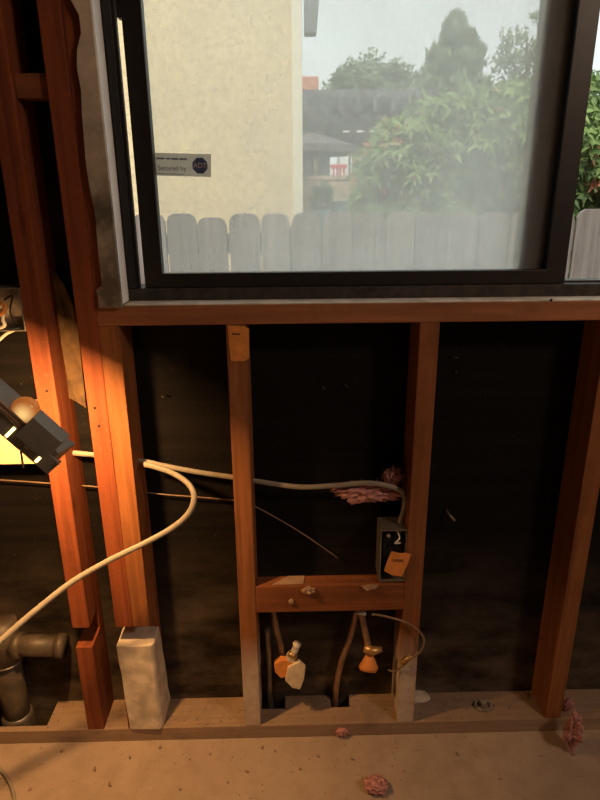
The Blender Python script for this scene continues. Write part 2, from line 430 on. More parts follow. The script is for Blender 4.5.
# bottom plate with cut-outs
def slab_holes(xs, ys, holes, z0, z1):
    mb = MB(); nx, ny = len(xs), len(ys); idx = {}
    solid = {(i, j) for i in range(nx-1) for j in range(ny-1)} - holes
    def vid(i, j, k):
        if (i, j, k) not in idx: idx[(i, j, k)] = len(mb.v); mb.v.append(Vector((xs[i], ys[j], (z0, z1)[k])))
        return idx[(i, j, k)]
    for (i, j) in solid:
        mb.f.append((vid(i,j,1), vid(i+1,j,1), vid(i+1,j+1,1), vid(i,j+1,1)))
        mb.f.append((vid(i,j,0), vid(i,j+1,0), vid(i+1,j+1,0), vid(i+1,j,0)))
        for (di, dj, a, c) in ((-1,0,(i,j),(i,j+1)),(1,0,(i+1,j+1),(i+1,j)),(0,-1,(i+1,j),(i,j)),(0,1,(i,j+1),(i+1,j+1))):
            if (i+di, j+dj) not in solid:
                mb.f.append((vid(*a,0), vid(*a,1), vid(*c,1), vid(*c,0)))
    return mb
hx = [XL, Wz(-60, 720, .038).x, Wz(47, 725, .038).x, Wz(260, 708, .038).x, Wz(285, 708, .038).x, Wz(331, 705, .038).x, Wz(350, 705, .038).x, XR]
hy = [0, .016, .050, YW]
slab_holes(hx, hy, {(1,1),(1,2),(3,2),(5,2)}, 0, .038).build('bottom_plate', M['plate'], wall, bevel=.0015, label='dusty bottom plate with pipe cut-outs')
MB().box(XL, XR, .022, YW, -.14, -.12).build('hole_shade_sheet', M['void'], wall)  # near-black sheet: the darkness inside the plate cut-outs is put into its colour
# fire blocks
za = Wy(300, 586, 0).z; zb = Wy(300, 612, 0).z
MB().box(x2+SW, x3, .0, .038, zb, za).build('blocking', M['fir_red_x'], wall, bevel=.0018, label='short horizontal block between two cripple studs')
q0 = Wy(25, 74, .02).z; q1 = Wy(25, 99, .02).z
MB().box(xA+SW, xK, .012, .050, q1, q0).build('blocking', M['fir_red_x'], wall, bevel=.0018, label='short block high between the two left studs')
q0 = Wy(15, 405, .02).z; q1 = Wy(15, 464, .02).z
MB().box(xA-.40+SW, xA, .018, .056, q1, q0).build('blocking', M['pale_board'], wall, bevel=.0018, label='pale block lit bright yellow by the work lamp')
# plaster on the foot of the double stud
pl = MB()
ax0, ax1 = xK - .001, xT + SW + .003
ptop = NZ0 + .006
sec = [(ax0-.001, -.004), (ax1-.005, -.005), (ax1+.002, .003), (ax1+.002, .060), (ax0-.001, .060)]
secb = [(ax0+.004, -.003), (ax1-.004, -.006), (ax1+.004, .003), (ax1+.004, .091), (ax0+.004, .091)]
n = 5
rows = []
for k in range(7):
    f = k/6; z = .038 + (ptop-.038)*(1-f)
    rows.append([Vector((a[0]*(1-f)+c[0]*f + random.uniform(-.0015,.0015), a[1]*(1-f)+c[1]*f+random.uniform(-.001,.001), z)) for a, c in zip(sec, secb)])
vv = [p for r in rows for p in r]; ff = [tuple(range(n))] + [tuple(6*n + k for k in range(n-1,-1,-1))]
for k in range(6):
    for i in range(n): ff.append((k*n+i, k*n+(i+1)%n, (k+1)*n+(i+1)%n, (k+1)*n+i))
pl.add(vv, ff).build('plaster_coat', M['plaster'], wall, bevel=.003, label='whitish plaster coating the foot of the double stud')
# torn drywall by the window jamb
def jag(p0, p1, n_, amp, y):
    return [Vector(p0).lerp(Vector(p1), k/n_) + Vector((random.uniform(-amp, amp), 0, random.uniform(-amp*.5, amp*.5))) for k in range(n_+1)]
zt = 2.03
lt = [(71,0),(79,15),(81,33),(77,50),(77,68),(81,90),(82,115),(84,140),(86,165),(90,190),(95,214),(98,250),(102,285),(96,291),(98,297),(99,308)]
L = [Wy(a, c, -.012) for a, c in lt]
dx = Wy(112, 306, -.012).x
poly = [Vector((L[0].x-.006, -.012, zt))] + L + [Vector((WX0+.0125, -.012, L[-1].z)), Vector((WX0+.0125, -.012, zt))]
MB().prism(poly, (0, .0115, 0)).build('drywall_strip', M['drywall'], wall, label='torn strip of dirty drywall beside the window')
zs = RZ1 + .002
MB().box(WX0+.0005, WX0+.013, -.0004, .046, zs, zt).build('corner_bead', M['white_bead'], wall, bevel=.003, label='white painted plaster return beside the window frame')
MB().box(WX0+.014, WX1, .001, .0455, RZ1-.0005, RZ1+.0022).build('sill_dust', M['plaster'], wall, bevel=.001, label='grey dust lying along the sill')
# tape on the cripple stud
tp = [Wy(x, y, -.002) for x, y in ((228,326),(245,326.5),(249,329),(249,358),(245,361),(231,361),(229,345))]
MB().prism(tp, (0, .0018, 0)).build('tape_patch', M['orange_tape'], wall, label='orange tape with a dark slit on the stud top')
tp = [Wy(x, y, -.0026) for x, y in ((232,333.2),(240,333.6),(240,335),(232,334.6))]
MB().prism(tp, (0, .0005, 0)).build('tape_slit', M['ink'], wall)

# ------------------------------------------------------------------ the window
YF = .046                       # front plane of the frame
win = structure(empty('window_1', (WX0, YF, RZ1)), 'black aluminium sliding window with a dusty left sash')
fx0 = Wy(125, 296, YF).x; fz0 = RZ1 + .001
fx1 = WX1 - .012; fz1 = 2.06
zt_tr = Wy(300, 287, YF).z       # top of the bottom track
gl_z0 = Wy(300, 271.7, YF+.012).z
sl_x = Wy(136, 200, YF+.01).x
MB().box(fx0, fx1, YF, YW+.03, fz0, zt_tr).build('bottom_track', M['black_dirty'], win, bevel=.0015)
MB().prism([(fx0, YF, zt_tr), (sl_x-.0045, YF, zt_tr), (sl_x-.0045, YF+.012, zt_tr), (fx0+.004, YF+.040, zt_tr), (fx0-.006, YW+.03, zt_tr), (fx0-.010, YW+.03, zt_tr), (fx0-.010, YF+.01, zt_tr), (fx0, YF+.01, zt_tr)], (0, 0, fz1-zt_tr)).build('left_jamb', M['black_alu'], win, bevel=.001)
MB().box(fx0+.012, sl_x-.010, YF-.006, YF+.002, zt_tr+.002, fz1).build('jamb_lip', M['black_alu'], win, bevel=.001)
MB().box(fx1-.04, fx1, YF, YW+.03, zt_tr, fz1).build('right_jamb', M['black_alu'], win, bevel=.0015)
MB().box(fx0, fx1, YF, YW+.03, fz1-.04, fz1).build('head_track', M['black_alu'], win, bevel=.0015)
# sliding sash (in front)
ys0, ys1 = YF+.004, YF+.026
sx0 = sl_x + .0040
gx0 = Wy(156.5, 200, ys0).x
st1 = Wy(582, 150, ys0).x       # right edge of the sash's right stile
st0 = Wy(561, 150, ys0).x
sash = MB()
a, c_, d_, e_ = sx0, st1, zt_tr+.001, fz1-.03
gtop = e_ - .035
outer = [(a, d_), (c_, d_), (c_, e_), (a, e_)]; inner = [(gx0, gl_z0), (st0, gl_z0), (st0, gtop), (gx0, gtop)]
for y in (ys0, ys1):
    sash.v += [Vector((x, y, z)) for x, z in outer] + [Vector((x, y, z)) for x, z in inner]
for k in range(4):
    k2 = (k+1) % 4
    sash.f += [(k, k2, 4+k2, 4+k), (8+k, 12+k, 12+k2, 8+k2), (k, 8+k, 8+k2, k2), (4+k, 4+k2, 12+k2, 12+k)]
so = sash.build('sliding_sash', M['black_alu'], win, bevel=.0015, label='black sliding sash standing slightly open')
MB().box(gx0-.004, st0+.004, ys0+.017, ys0+.020, gl_z0-.004, gtop+.004).build('glass_pane', M['dusty_glass'], so, label='hazy dust-covered glass')
# bottom closing of the slit: narrow daylight gap stops 20 px from the top
zs1 = Wy(122, 20, YF+.02).z
MB().box(sl_x-.0036, sx0+.0002, YF+.006, YF+.024, zs1, fz1-.03).build('weather_strip', M['black_alu'], win, bevel=.001)
# fixed light behind
yb0, yb1 = YF+.0265, YF+.052
bx0 = Wy(527, 175, yb0).x; bx1 = Wy(576, 175, yb0).x
MB().box(bx0, bx1, yb0, yb1, zt_tr, fz1-.03).build('fixed_stile', M['black_dirty'], win, bevel=.001)
zr = Wy(590, 284, yb0).z
MB().box(bx1, fx1-.04, yb0, yb1, zt_tr, max(zr, zt_tr+.004)).build('fixed_bottom_rail', M['black_alu'], win, bevel=.001)
MB().box(bx1, fx1-.04, yb0+.010, yb0+.013, max(zr, zt_tr+.004), fz1-.04).build('glass_pane', M['clear_glass'], win, label='clean clear glass')

# sticker on the glass
def text_mesh(name, s, size, origin, xdir, zdir, material, parent, extrude=.0001, label=None, bold=0):
    cu = bpy.data.curves.new(name, 'FONT'); cu.body = s; cu.size = size; cu.extrude = extrude; cu.align_x = 'CENTER'; cu.align_y = 'CENTER'
    cu.offset = bold
    ob = bpy.data.objects.new(name+'_tmp', cu); COL.objects.link(ob)
    dg = bpy.context.evaluated_depsgraph_get(); dg.update()
    me = bpy.data.meshes.new_from_object(ob.evaluated_get(dg)); me.name = name
    bpy.data.objects.remove(ob)
    xd, zd = Vector(xdir).normalized(), Vector(zdir).normalized(); nd = xd.cross(zd)
    o3 = Vector(parent['_o'])
    for v in me.vertices:
        v.co = Vector(origin) - o3 + xd*v.co.x + zd*v.co.y + nd*v.co.z
    me.materials.clear(); me.materials.append(material)
    o = bpy.data.objects.new(name, me); COL.objects.link(o); o.parent = parent; o['_o'] = tuple(o3)
    if label: o['label'] = label
    return o
M['sticker_grey'] = plain('sticker_grey', (.78, .78, .73), .5, var=.06, scale=30, bumpy=0)
def translucent(m_):
    t_ = m_.node_tree; b_ = t_.nodes['Principled BSDF']; tl = t_.nodes.new('ShaderNodeBsdfTranslucent')
    t_.links.new(b_.inputs['Base Color'].links[0].from_socket, tl.inputs[0])
    mx = t_.nodes.new('ShaderNodeMixShader'); mx.inputs[0].default_value = .6
    t_.links.new(b_.outputs[0], mx.inputs[1]); t_.links.new(tl.outputs[0], mx.inputs[2]); t_.links.new(mx.outputs[0], t_.nodes['Material Output'].inputs[0])
M['sticker_blue'] = plain('sticker_blue', (.17, .21, .42), .5, var=.1, bumpy=0)
M['sticker_ink'] = plain('sticker_ink', (.24, .23, .30), .6, var=.1, bumpy=0)
for k in ('sticker_grey', 'sticker_blue', 'sticker_ink'): translucent(M[k])
yg = ys0 + .0168
sc_o = Wy(183, 166, yg)
stk = thing('window_sticker', 'grey security sticker with a round blue badge on the dusty pane', 'sticker', sc_o)
pp = [Wy(x, y, yg) for x, y in ((150,152.6),(211,154.2),(211,177),(150,175.4))]
MB().prism(pp, (0, -.0004, 0)).build('backing', M['sticker_grey'], stk)
bc = Wy(200, 165.7, yg-.0008); br = .0145
MB().prism([bc + Vector((math.cos(a*math.pi/4+math.pi/8)*br, 0, math.sin(a*math.pi/4+math.pi/8)*br)) for a in range(8)], (0, .0004, 0)).build('badge', M['sticker_blue'], stk, label='round blue badge')
tx = (1, 0, -.03)
text_mesh('badge_lettering', 'ADT', .012, bc + Vector((0, -.0003, 0)), tx, (0,0,1), M['sticker_grey'], stk, bold=.0002)
text_mesh('lettering', 'Secured by', .0115, Wy(172, 168.3, yg-.0008), tx, (0,0,1), M['sticker_ink'], stk, label='dark lettering')
for a, c in ((157, 164), (166, 170), (171.5, 178), (179.5, 187)):
    MB().prism([Wy(x, y, yg-.0006) for x, y in ((a, 157.6+(a-157)*.026), (c, 157.6+(c-157)*.026), (c, 159.2+(c-157)*.026), (a, 159.2+(a-157)*.026))], (0,-.0003,0)).build('lettering_line', M['sticker_ink'], stk)
MB().prism([Wy(x, y, yg-.0006) for x, y in ((156,173.2),(184,174),(184,174.6),(156,173.8))], (0,-.0003,0)).build('lettering_line', M['sticker_ink'], stk)

# ================================================================== THINGS INSIDE
# --- cables
def cable(name, pts, r, m_, label, cat='cable', flat=1.0, nseg=10):
    P = [Wy(*p) for p in pts]
    o = MB().tube(curve_pts(P, 8), r, nseg, flat).build(name, m_, org=P[0], smooth=True)
    return tag(o, label, cat)
cable('electrical_cable', [(-60,440,.045),(0,447,.045),(45,451,.045),(86,454,.045),(120,458,.045),(145,461.5,.045),(165,466,.045),(200,472.5,.045),(235,477.5,.045),(262,482,.045),(300,487,.040),(335,485.5,.034),(368,483,.03),(392,487,.03),(403,493,.032),(405,503,.034),(402,516,.034),(398.5,530,.034),(397,541,.034)],
      .0058, M['cable'], 'off-white cable running level through the studs to the outlet box', flat=.7)
cable('electrical_cable', [(144.5,464.5,.030),(152,466,.024),(170,472,.005),(184,480,-.02),(192,489,-.035),(194,500,-.045),(188,514,-.05),(172,528,-.055),(145,543,-.065),(110,560,-.08),(72,582,-.10),(36,610,-.13),(8,634,-.16),(-25,664,-.2),(-70,710,-.25)],
      .0060, M['cable'], 'off-white cable looping out of the stud and down to the left', flat=.7)
cable('thin_wire', [(-60,477,.07),(0,480,.07),(60,484,.07),(110,488,.07),(160,494,.07),(235,500.5,.07),(256,507,.07),(300,532,.07),(338,558,.075)], .0016, M['wire'], 'thin brown wire sagging behind the cripple studs', 'wire', nseg=6)
cable('loop_wire', [(372,614.5,-.008),(378,615,-.008),(388,617,-.01),(405,622,-.014),(419,631,-.016),(424,641,-.016),(420,652,-.014),(410,659,-.012),(403,666,-.008),(394,671,.0),(388,670,.004)], .0024, M['wire'], 'thin brown wire looping in front of the stud by the capped pipe', 'wire', nseg=8)
tagc = MB().tube([Wy(412,656,-.014), Wy(401,663,-.010)], .0048, 8).build('wire_splice', M['brass'], org=Wy(412,656,-.014), smooth=True)
tag(tagc, 'small brass splice on the looping wire', 'connector')
cable('floor_cord', [(-30,750,-.28),(-8,764,-.30),(6,777,-.32),(13,790,-.33),(16,806,-.35),(17,830,-.37)], .0040, M['cable'], 'pale cord lying on the slab at the lower left corner', 'cord')
bpy.data.objects['floor_cord'].location.z += 0
# lay the cord on the slab
fc = bpy.data.objects['floor_cord']; 
P = [Wz(*p) for p in ((-30,748,.0045),(-8,762,.0045),(5,775,.0045),(12,788,.0045),(15,805,.0045),(16,830,.0045))]
new = MB().tube(curve_pts(P, 8), .004, 8); me = fc.data
tmp = new.build('floor_cord_tmp', M['cable'], org=P[0], smooth=True)
fc.data = tmp.data; fc.location = P[0]; bpy.data.objects.remove(tmp)

# --- work lamp seen from behind, head turned to the wall
YL = -.28
lo = Wy(30, 435, YL)
lamp = thing('work_lamp', 'lit grey halogen work lamp turned toward the left studs', 'lamp', lo)
th = math.radians(48)
Ud = Vector((math.cos(th), 0, -math.sin(th))); Vd = Vector((math.sin(th), 0, math.cos(th))); Nd = Vector((0, -1, 0))
def L3(u, v, n_): return lo + (Ud*u + Vd*v + Nd*n_) * .00092
def lbox(mb, u0, u1, v0, v1, n0, n1, tu=0, tv=0):   # tapered towards n1
    b4 = [(u0,v0),(u1,v0),(u1,v1),(u0,v1)]; cu, cv = (u0+u1)/2, (v0+v1)/2
    top = [(u + (tu if u < cu else -tu), v + (tv if v < cv else -tv)) for u, v in b4]
    vs_ = [L3(u, v, n0) for u, v in b4] + [L3(u, v, n1) for u, v in top]
    return mb.add(vs_, [(3,2,1,0),(4,5,6,7),(0,1,5,4),(1,2,6,5),(2,3,7,6),(3,0,4,7)])
# reflector shell: open toward the wall (front rim wider)
sh = MB()
def ring(u0, u1, v0, v1, n_): return [L3(u0,v0,n_), L3(u1,v0,n_), L3(u1,v1,n_), L3(u0,v1,n_)]
r_out = ring(-128, 62, -32, 14, -48); r_back = ring(-118, 52, -26, 9, 0)
r_in = ring(-125, 59, -29, 11, -48); r_bin = ring(-115, 49, -23, 6, -4)
sh.v = r_out + r_back + r_in + r_bin
for k in range(4):
    k2 = (k+1) % 4
    sh.f += [(k, k2, 4+k2, 4+k), (8+k, 12+k, 12+k2, 8+k2), (k, 8+k, 8+k2, k2)]
sh.f += [(4,5,6,7), (15,14,13,12)]
sh.build('reflector_housing', M['lamp_grey'], lamp, bevel=.001)
# back strip with glowing vents
bs = MB(); lbox(bs, -112, 64, -30, 0, 2, 6); bs.build('back_plate', M['lamp_grey'], lamp, bevel=.0008)
for (u, v) in ((-24, -15), (36, -15)):
    g = MB(); lbox(g, u-2.2, u+2.2, v-11, v+11, 5.5, 7); g.build('vent_slot', M['halogen'], lamp, label='glowing vent slot')
jb = MB(); lbox(jb, -16, 44, 3, 48, 2, 34, 2, 2); j = jb.build('junction_box', M['lamp_grey'], lamp, bevel=.0012, label='grey junction box')
lid = MB(); lbox(lid, -15, 43, 4, 47, 34, 36, 0, 0); lid.build('box_lid', M['lamp_grey'], j, bevel=.0008)
def disc(c, ax, r, h, n_=14):
    ax = Vector(ax).normalized(); return MB().tube([Vector(c), Vector(c) + ax*h], r, n_)
disc(L3(10, -14, 5), Nd, .0042, .003).build('screw', M['chrome'], lamp)
disc(L3(62, 2, 5), Nd, .0025, .008).build('screw', M['chrome'], lamp)
disc(L3(14, 26, 35), Nd, .0022, .002).build('screw', M['chrome'], j)
# halogen tube and glass inside
MB().tube([L3(-90,-2,-20), L3(24,-2,-20)], .0055, 10).build('halogen_tube', M['halogen'], lamp, smooth=True)
# wire guard + bracket rods
for dv in (10, 18):
    MB().tube([L3(-150, dv-4, 14), L3(-80, dv, 12), L3(-8, dv-6, 9)], .0026, 8).build('bracket_rod', M['copper'], lamp, smooth=True)
MB().tube([L3(2,-40,-20), L3(30,-62,-14)], .0016, 8).build('guard_wire', M['galv'], lamp, smooth=True)
MB().tube([L3(-100,-42,-52), L3(2,-42,-52), L3(58,-30,-52)], .0016, 8).build('guard_wire', M['galv'], lamp, smooth=True)
# rounded form behind the box, lamp glow and hot spot painted as emission
ma, ta, ba = mat('amber_painted_glow'); ba.inputs['Base Color'].default_value = (.5, .2, .05, 1); ba.inputs['Roughness'].default_value = .25
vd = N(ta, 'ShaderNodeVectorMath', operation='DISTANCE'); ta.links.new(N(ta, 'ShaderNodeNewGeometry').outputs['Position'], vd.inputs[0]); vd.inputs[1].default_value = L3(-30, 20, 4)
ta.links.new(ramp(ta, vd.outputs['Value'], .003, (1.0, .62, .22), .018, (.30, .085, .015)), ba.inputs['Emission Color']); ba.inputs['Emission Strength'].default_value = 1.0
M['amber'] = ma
ds = blob(L3(-32, 20, -14), (.021, .016, .021), 3, 3, .02); ds.build('amber_glow_form', M['amber'], lamp, smooth=True, label='rounded amber form with a painted glow')
MB().tube([L3(-70,-2,-40), L3(-150,-2,-20), L3(-260,-30,10)], .009, 10).build('handle', M['abs'], lamp, smooth=True)
# its light
ld = bpy.data.lights.new('halogen_light', 'AREA'); ld.shape = 'DISK'; ld.size = .045
ld.energy = 8.3; ld.color = (1.0, .50, .17); ld.spread = math.radians(180)
lob = bpy.data.objects.new('halogen_light', ld); COL.objects.link(lob)
aim = Vector((-.45, .25, -.85)).normalized()
lob.location = L3(-33, -4, -78); lob.rotation_euler = aim.to_track_quat('-Z', 'Y').to_euler()

# --- outlet box on the cripple stud
bx_o = Wy(392, 582, .01)
ob = thing('outlet_box', 'open metal outlet box fixed to the cripple stud above the block', 'outlet box', bx_o)
c0 = Wy(381, 530, .004); c1 = Wy(381, 581, .004)
bx0_, bx1_ = c0.x, x3 - .0008; bz1, bz0 = c0.z, max(c1.z, za + .001)
def open_box(x0, x1, y0, y1, z0, z1, t_):
    mb = MB()
    o4 = [(x0,z0),(x1,z0),(x1,z1),(x0,z1)]; i4 = [(x0+t_,z0+t_),(x1-t_,z0+t_),(x1-t_,z1-t_),(x0+t_,z1-t_)]
    mb.v = [Vector((x,y0,z)) for x,z in o4] + [Vector((x,y1,z)) for x,z in o4] + [Vector((x,y0,z)) for x,z in i4] + [Vector((x,y1-t_,z)) for x,z in i4]
    for k in range(4):
        k2 = (k+1)%4
        mb.f += [(k,k2,4+k2,4+k),(8+k,12+k,12+k2,8+k2),(k,8+k,8+k2,k2)]
    mb.f += [(4,5,6,7),(15,14,13,12)]
    return mb
open_box(bx0_, bx1_, .002, .058, bz0, bz1, .002).build('box_shell', M['galv'], ob, bevel=.0005)
MB().box(bx0_+.008, bx1_-.004, .016, .030, bz0+.022, bz1-.030).build('outlet_yoke', M['void'], ob, bevel=.002)
disc(Vector((bx0_+.016, .0, bz1-.012)), (0,1,0), .0045, .012).build('cable_clamp', M['chrome'], ob)
cw = [Vector((bx1_-.022, .02, bz1-.004)), Vector((bx1_-.016, .004, bz1-.020)), Vector((bx1_-.026, .0, bz1-.030)), Vector((bx1_-.012, .010, bz1-.036))]
MB().tube(curve_pts(cw, 6), .0018, 6).build('wire_end', M['white_plastic'], ob, smooth=True)
tg_o = Wy(398, 564, -.006)
tg = thing('paper_tag', 'orange taped tag with handwriting hanging on the outlet box', 'tag', tg_o)
TG = [Wy(x, y, -.007) for x, y in ((391.5,551.5),(400,553.5),(406,553),(411,554.5),(408.5,562),(405,570),(402,576.5),(393,575.5),(384,571),(387,562))]
MB().prism(TG, (0,.0012,0)).build('tag_sheet', M['orange_tape'], tg)
text_mesh('handwriting', 'OPEN', .010, Wy(397.5, 561, -.0076), (1,0,-.06), (.15,0,1), M['ink'], tg)

# --- rags / tags / pipes of the middle bay
def pipe(name, pts, r, m_, label, cat='pipe', org=None):
    P = [Wy(*p) for p in pts]
    return tag(MB().tube(curve_pts(P, 6), r, 14).build(name, m_, org=P[-1], smooth=True), label, cat)
o_ = Wy(285, 662, .045)
s1 = thing('capped_pipe', 'tan water pipe below the block wrapped in orange and white tape', 'pipe', o_)
MB().tube(curve_pts([Wy(273,606,.055), Wy(276,628,.050), Wy(281,648,.046), Wy(284,668,.042)], 6), .0072, 14).build('pipe', M['copper'], s1, smooth=True)
MB().tube(curve_pts([Wy(288,664,.030), Wy(291,656,.028), Wy(295,650,.026), Wy(297,644,.024)], 4), [.011]*6+[.008]*6+[.010], 12).build('valve_stub', M['white_plastic'], s1, smooth=True, label='pale bent valve stub')
MB().tube([Wy(289,653.5,.022), Wy(296,657,.022)], .0075, 10).build('valve_collar', M['brass'], s1, smooth=True)
T1 = [Wy(x, y, .018) for x, y in ((274,664),(281,660),(292,661),(296,668),(291,676),(281,679),(275,673))]
mb = MB().prism(T1, (0,.016,0)); mb.build('orange_wrap', M['orange_tape'], s1, bevel=.003, label='orange tape wrap')
T1 = [Wy(x, y, .012) for x, y in ((288,668),(299,662),(305.5,668),(304,680),(300,690),(292,688),(285,681))]
MB().prism(T1, (0,.012,0)).build('paper_flap', M['pale_paper'], s1, bevel=.002, label='folded cream paper flap')
pipe('water_pipe', [(357,609,.045),(351,634,.055),(342,660,.062),(337,682,.068),(335,702,.070),(334.5,716,.070)], .0070, M['copper'], 'bare bent copper pipe slanting into the plate cut-out')
o_ = Wy(370, 668, .03)
s3 = thing('capped_pipe', 'short tan pipe below the block ending in a flared orange wrap', 'pipe', o_)
MB().tube(curve_pts([Wy(360,607,.040), Wy(364,626,.036), Wy(368,645,.032), Wy(370,660,.030)], 6), .0074, 14).build('pipe', M['copper'], s3, smooth=True)
MB().tube([Wy(364,648,.026), Wy(373,651,.022), Wy(382,649,.022)], [.010,.011,.006], 12).build('valve_fitting', M['brass'], s3, smooth=True)
MB().tube([Wy(357,612,.024), Wy(366,613,.022)], .006, 10).build('strap', M['white_plastic'], s3, smooth=True)
cc = [Wy(369,655,.030), Wy(369,660,.028), Wy(368.5,667,.022), Wy(368,671,.018)]
MB().tube(cc, [.009,.015,.023,.019], 16, .7).build('orange_wrap', M['orange_tape'], s3, smooth=True, label='flared orange tape wrap')
pipe('stub_pipe', [(267,628,.080),(269,655,.080),(270,690,.080),(271,716,.080)], .0065, M['galv'], 'grey vertical pipe behind the taped pipe')

# --- drain pipe at the left
dc = Wy(8, 690, .052); 
dr = thing('drain_pipe', 'black plastic drain tee with a side stub by the left stud', 'pipe', Vector((dc.x, dc.y, -.1)))
vx, vy = dc.x + .008, .058
zt_ = Wy(8, 640, .058).z
MB().tube([(vx,vy,-.11), (vx,vy,zt_+.02)], .030, 24).build('riser', M['abs'], dr, smooth=True)
zc = Wy(8, 713, .058).z
MB().tube([(vx,vy,-.11),(vx,vy,zc-.004),(vx,vy,zc)], [.037,.037,.034], 24).build('coupling', M['abs'], dr, smooth=True)
MB().tube([(vx,vy,zc+.001),(vx,vy,zc+.002)], .0332, 24).build('cement_ring', M['galv'], dr, smooth=True)
zs_ = Wy(30, 645, .050).z
xe = Wy(64, 645, .04).x
MB().tube([(vx,vy,zt_-.055),(vx,vy,zt_+.05)], .0365, 24).build('tee_body', M['abs'], dr, smooth=True)
MB().tube([(vx,vy,zt_-.057),(vx,vy,zt_-.053)], .0372, 24).build('cement_ring', M['galv'], dr, smooth=True)
MB().tube([(vx,vy-.006,zs_), (xe-.012,vy-.012,zs_)], .0245, 24).build('side_stub', M['abs'], dr, smooth=True)
MB().tube([(vx+.03,vy-.008,zs_), (vx+.048,vy-.009,zs_)], .0300, 24).build('stub_hub', M['abs'], dr, smooth=True)
MB().tube([(xe-.018,vy-.012,zs_), (xe,vy-.0125,zs_)], .0275, 24).build('end_hub', M['abs'], dr, smooth=True)

# --- junction box in the left bay
jo = Wy(8, 320, .01)
jx = thing('junction_box', 'open metal junction box with loose wires left of the red stud', 'electrical box', jo)
ja, jb_ = Wy(-22, 288, .004), Wy(19, 331, .004)
open_box(ja.x, xA - .0008, .0, .05, jb_.z, ja.z, .0025).build('box_shell', M['galv'], jx, bevel=.0005)
def wpath(l): return curve_pts([Wy(*p) for p in l], 6)
MB().tube(wpath([(-8,300,.04),(0,303,.0),(5,306,-.006),(2,313,-.008),(-6,316,0)]), .0042, 8).build('wire_nut', M['orange_tape'], jx, smooth=True)
MB().tube(wpath([(-8,306,.04),(2,312,.0),(3,320,-.006),(4,326,-.006),(-8,330,.0)]), .0034, 8).build('wire_end', M['white_plastic'], jx, smooth=True)
MB().tube(wpath([(4,300,.04),(12,296,.02),(10,312,.01),(16,325,.02)]), .0016, 6).build('wire_end', M['void'], jx, smooth=True)
cable('paper_strip', [(-12,346,.012),(-2,341,.008),(5,335,.006),(12,331,.008),(20,329,.012)], .0030, M['white_plastic'], 'pale torn strip under the left junction box', 'strip', flat=.4, nseg=6)

# --- kraft paper flap between the two left studs
pts = [[(50,268),(57,275),(64,285)],[(54,290),(63,297),(73,305)],[(58,315),(67,322),(78,331)],[(61,342),(71,350),(81,360)],[(66,372),(75,380),(84,388)],[(69,398),(77,402),(86,408)]]
kv = []; 
for i, r in enumerate(pts):
    for jx_, (a, c) in enumerate(r): kv.append(Wy(a, c, .066 - .012*((i+jx_) % 2) + random.uniform(-.005,.005)))
kf = [(i*3+j, i*3+j+1, (i+1)*3+j+1, (i+1)*3+j) for i in range(5) for j in range(2)]
kb = MB().add(kv, kf).build('kraft_paper', M['kraft'], org=kv[-1])
kb.modifiers.new('solid', 'SOLIDIFY').thickness = .0015
tag(kb, 'crumpled brown kraft paper between the two left studs', 'paper')

# --- insulation scraps
def scrap(name, px, py, y, size, seed, label, cat='insulation', rough=.8, freq=2.0, material='pink', z=None, group=None, roty=0):
    c = Wz(px, py, z) if z is not None else Wy(px, py, y)
    mb = blob(c, size, seed, 5, rough*(.6 if material == 'pink' else 1), freq*(1.5 if material == 'pink' else 1), Matrix.Rotation(roty, 3, 'Y'))
    if material == 'pink':
        rs = random.Random(seed); base = list(mb.v); Mr = Matrix.Rotation(roty, 3, 'Y')
        for k in range(220):
            p0 = rs.choice(base); out = (p0 - c); ln = rs.uniform(.25, .75) * min(size[0], size[2]) + .002
            d1 = (out.normalized()*.35 + Vector((rs.uniform(-1,1), rs.uniform(-1,1), rs.uniform(-1,1)))*.8).normalized()
            d2 = (d1 + Vector((rs.uniform(-1,1), rs.uniform(-1,1), rs.uniform(-1,1)))).normalized()
            q0 = c + out*.8
            mb.tube([q0, q0 + d1*ln*.6, q0 + d1*ln*.6 + d2*ln*.5], [.0006, .0005, .0003], 3)
    if z is not None:
        lo_ = min(v.z for v in mb.v); 
        for v in mb.v: v.z += -lo_ + .0005 + (z - size[2] if z - size[2] > .02 else 0)
    return tag(mb.build(name, M[material], org=c, smooth=True), label, cat, group)
scrap('insulation_scrap', 368, 492, .055, (.060,.016,.017), 5, 'pink insulation tuft caught on the level cable', rough=1.1, freq=1.8, roty=math.radians(2))
scrap('insulation_scrap', 393, 476, .05, (.016,.012,.016), 9, 'small pink insulation wisp above the cable by the stud', rough=.9, freq=2.4)
scrap('insulation_scrap', 571, 741, 0, (.013,.015,.034), 12, 'pink insulation clump on the slab below the right stud', z=.03, rough=1.5, freq=1.3)
scrap('insulation_scrap', 568, 706, 0, (.010,.008,.014), 16, 'little pink insulation tuft on the plate by the right stud', z=.053, rough=.8)
scrap('insulation_scrap', 376, 787, 0, (.024,.018,.010), 17, 'flat pinkish insulation scrap on the slab near the bottom edge', z=.008, rough=.6)
scrap('insulation_scrap', 342, 733, 0, (.014,.010,.009), 19, 'pinkish insulation bit on the plate edge under the bare copper pipe', z=.009, rough=.7)
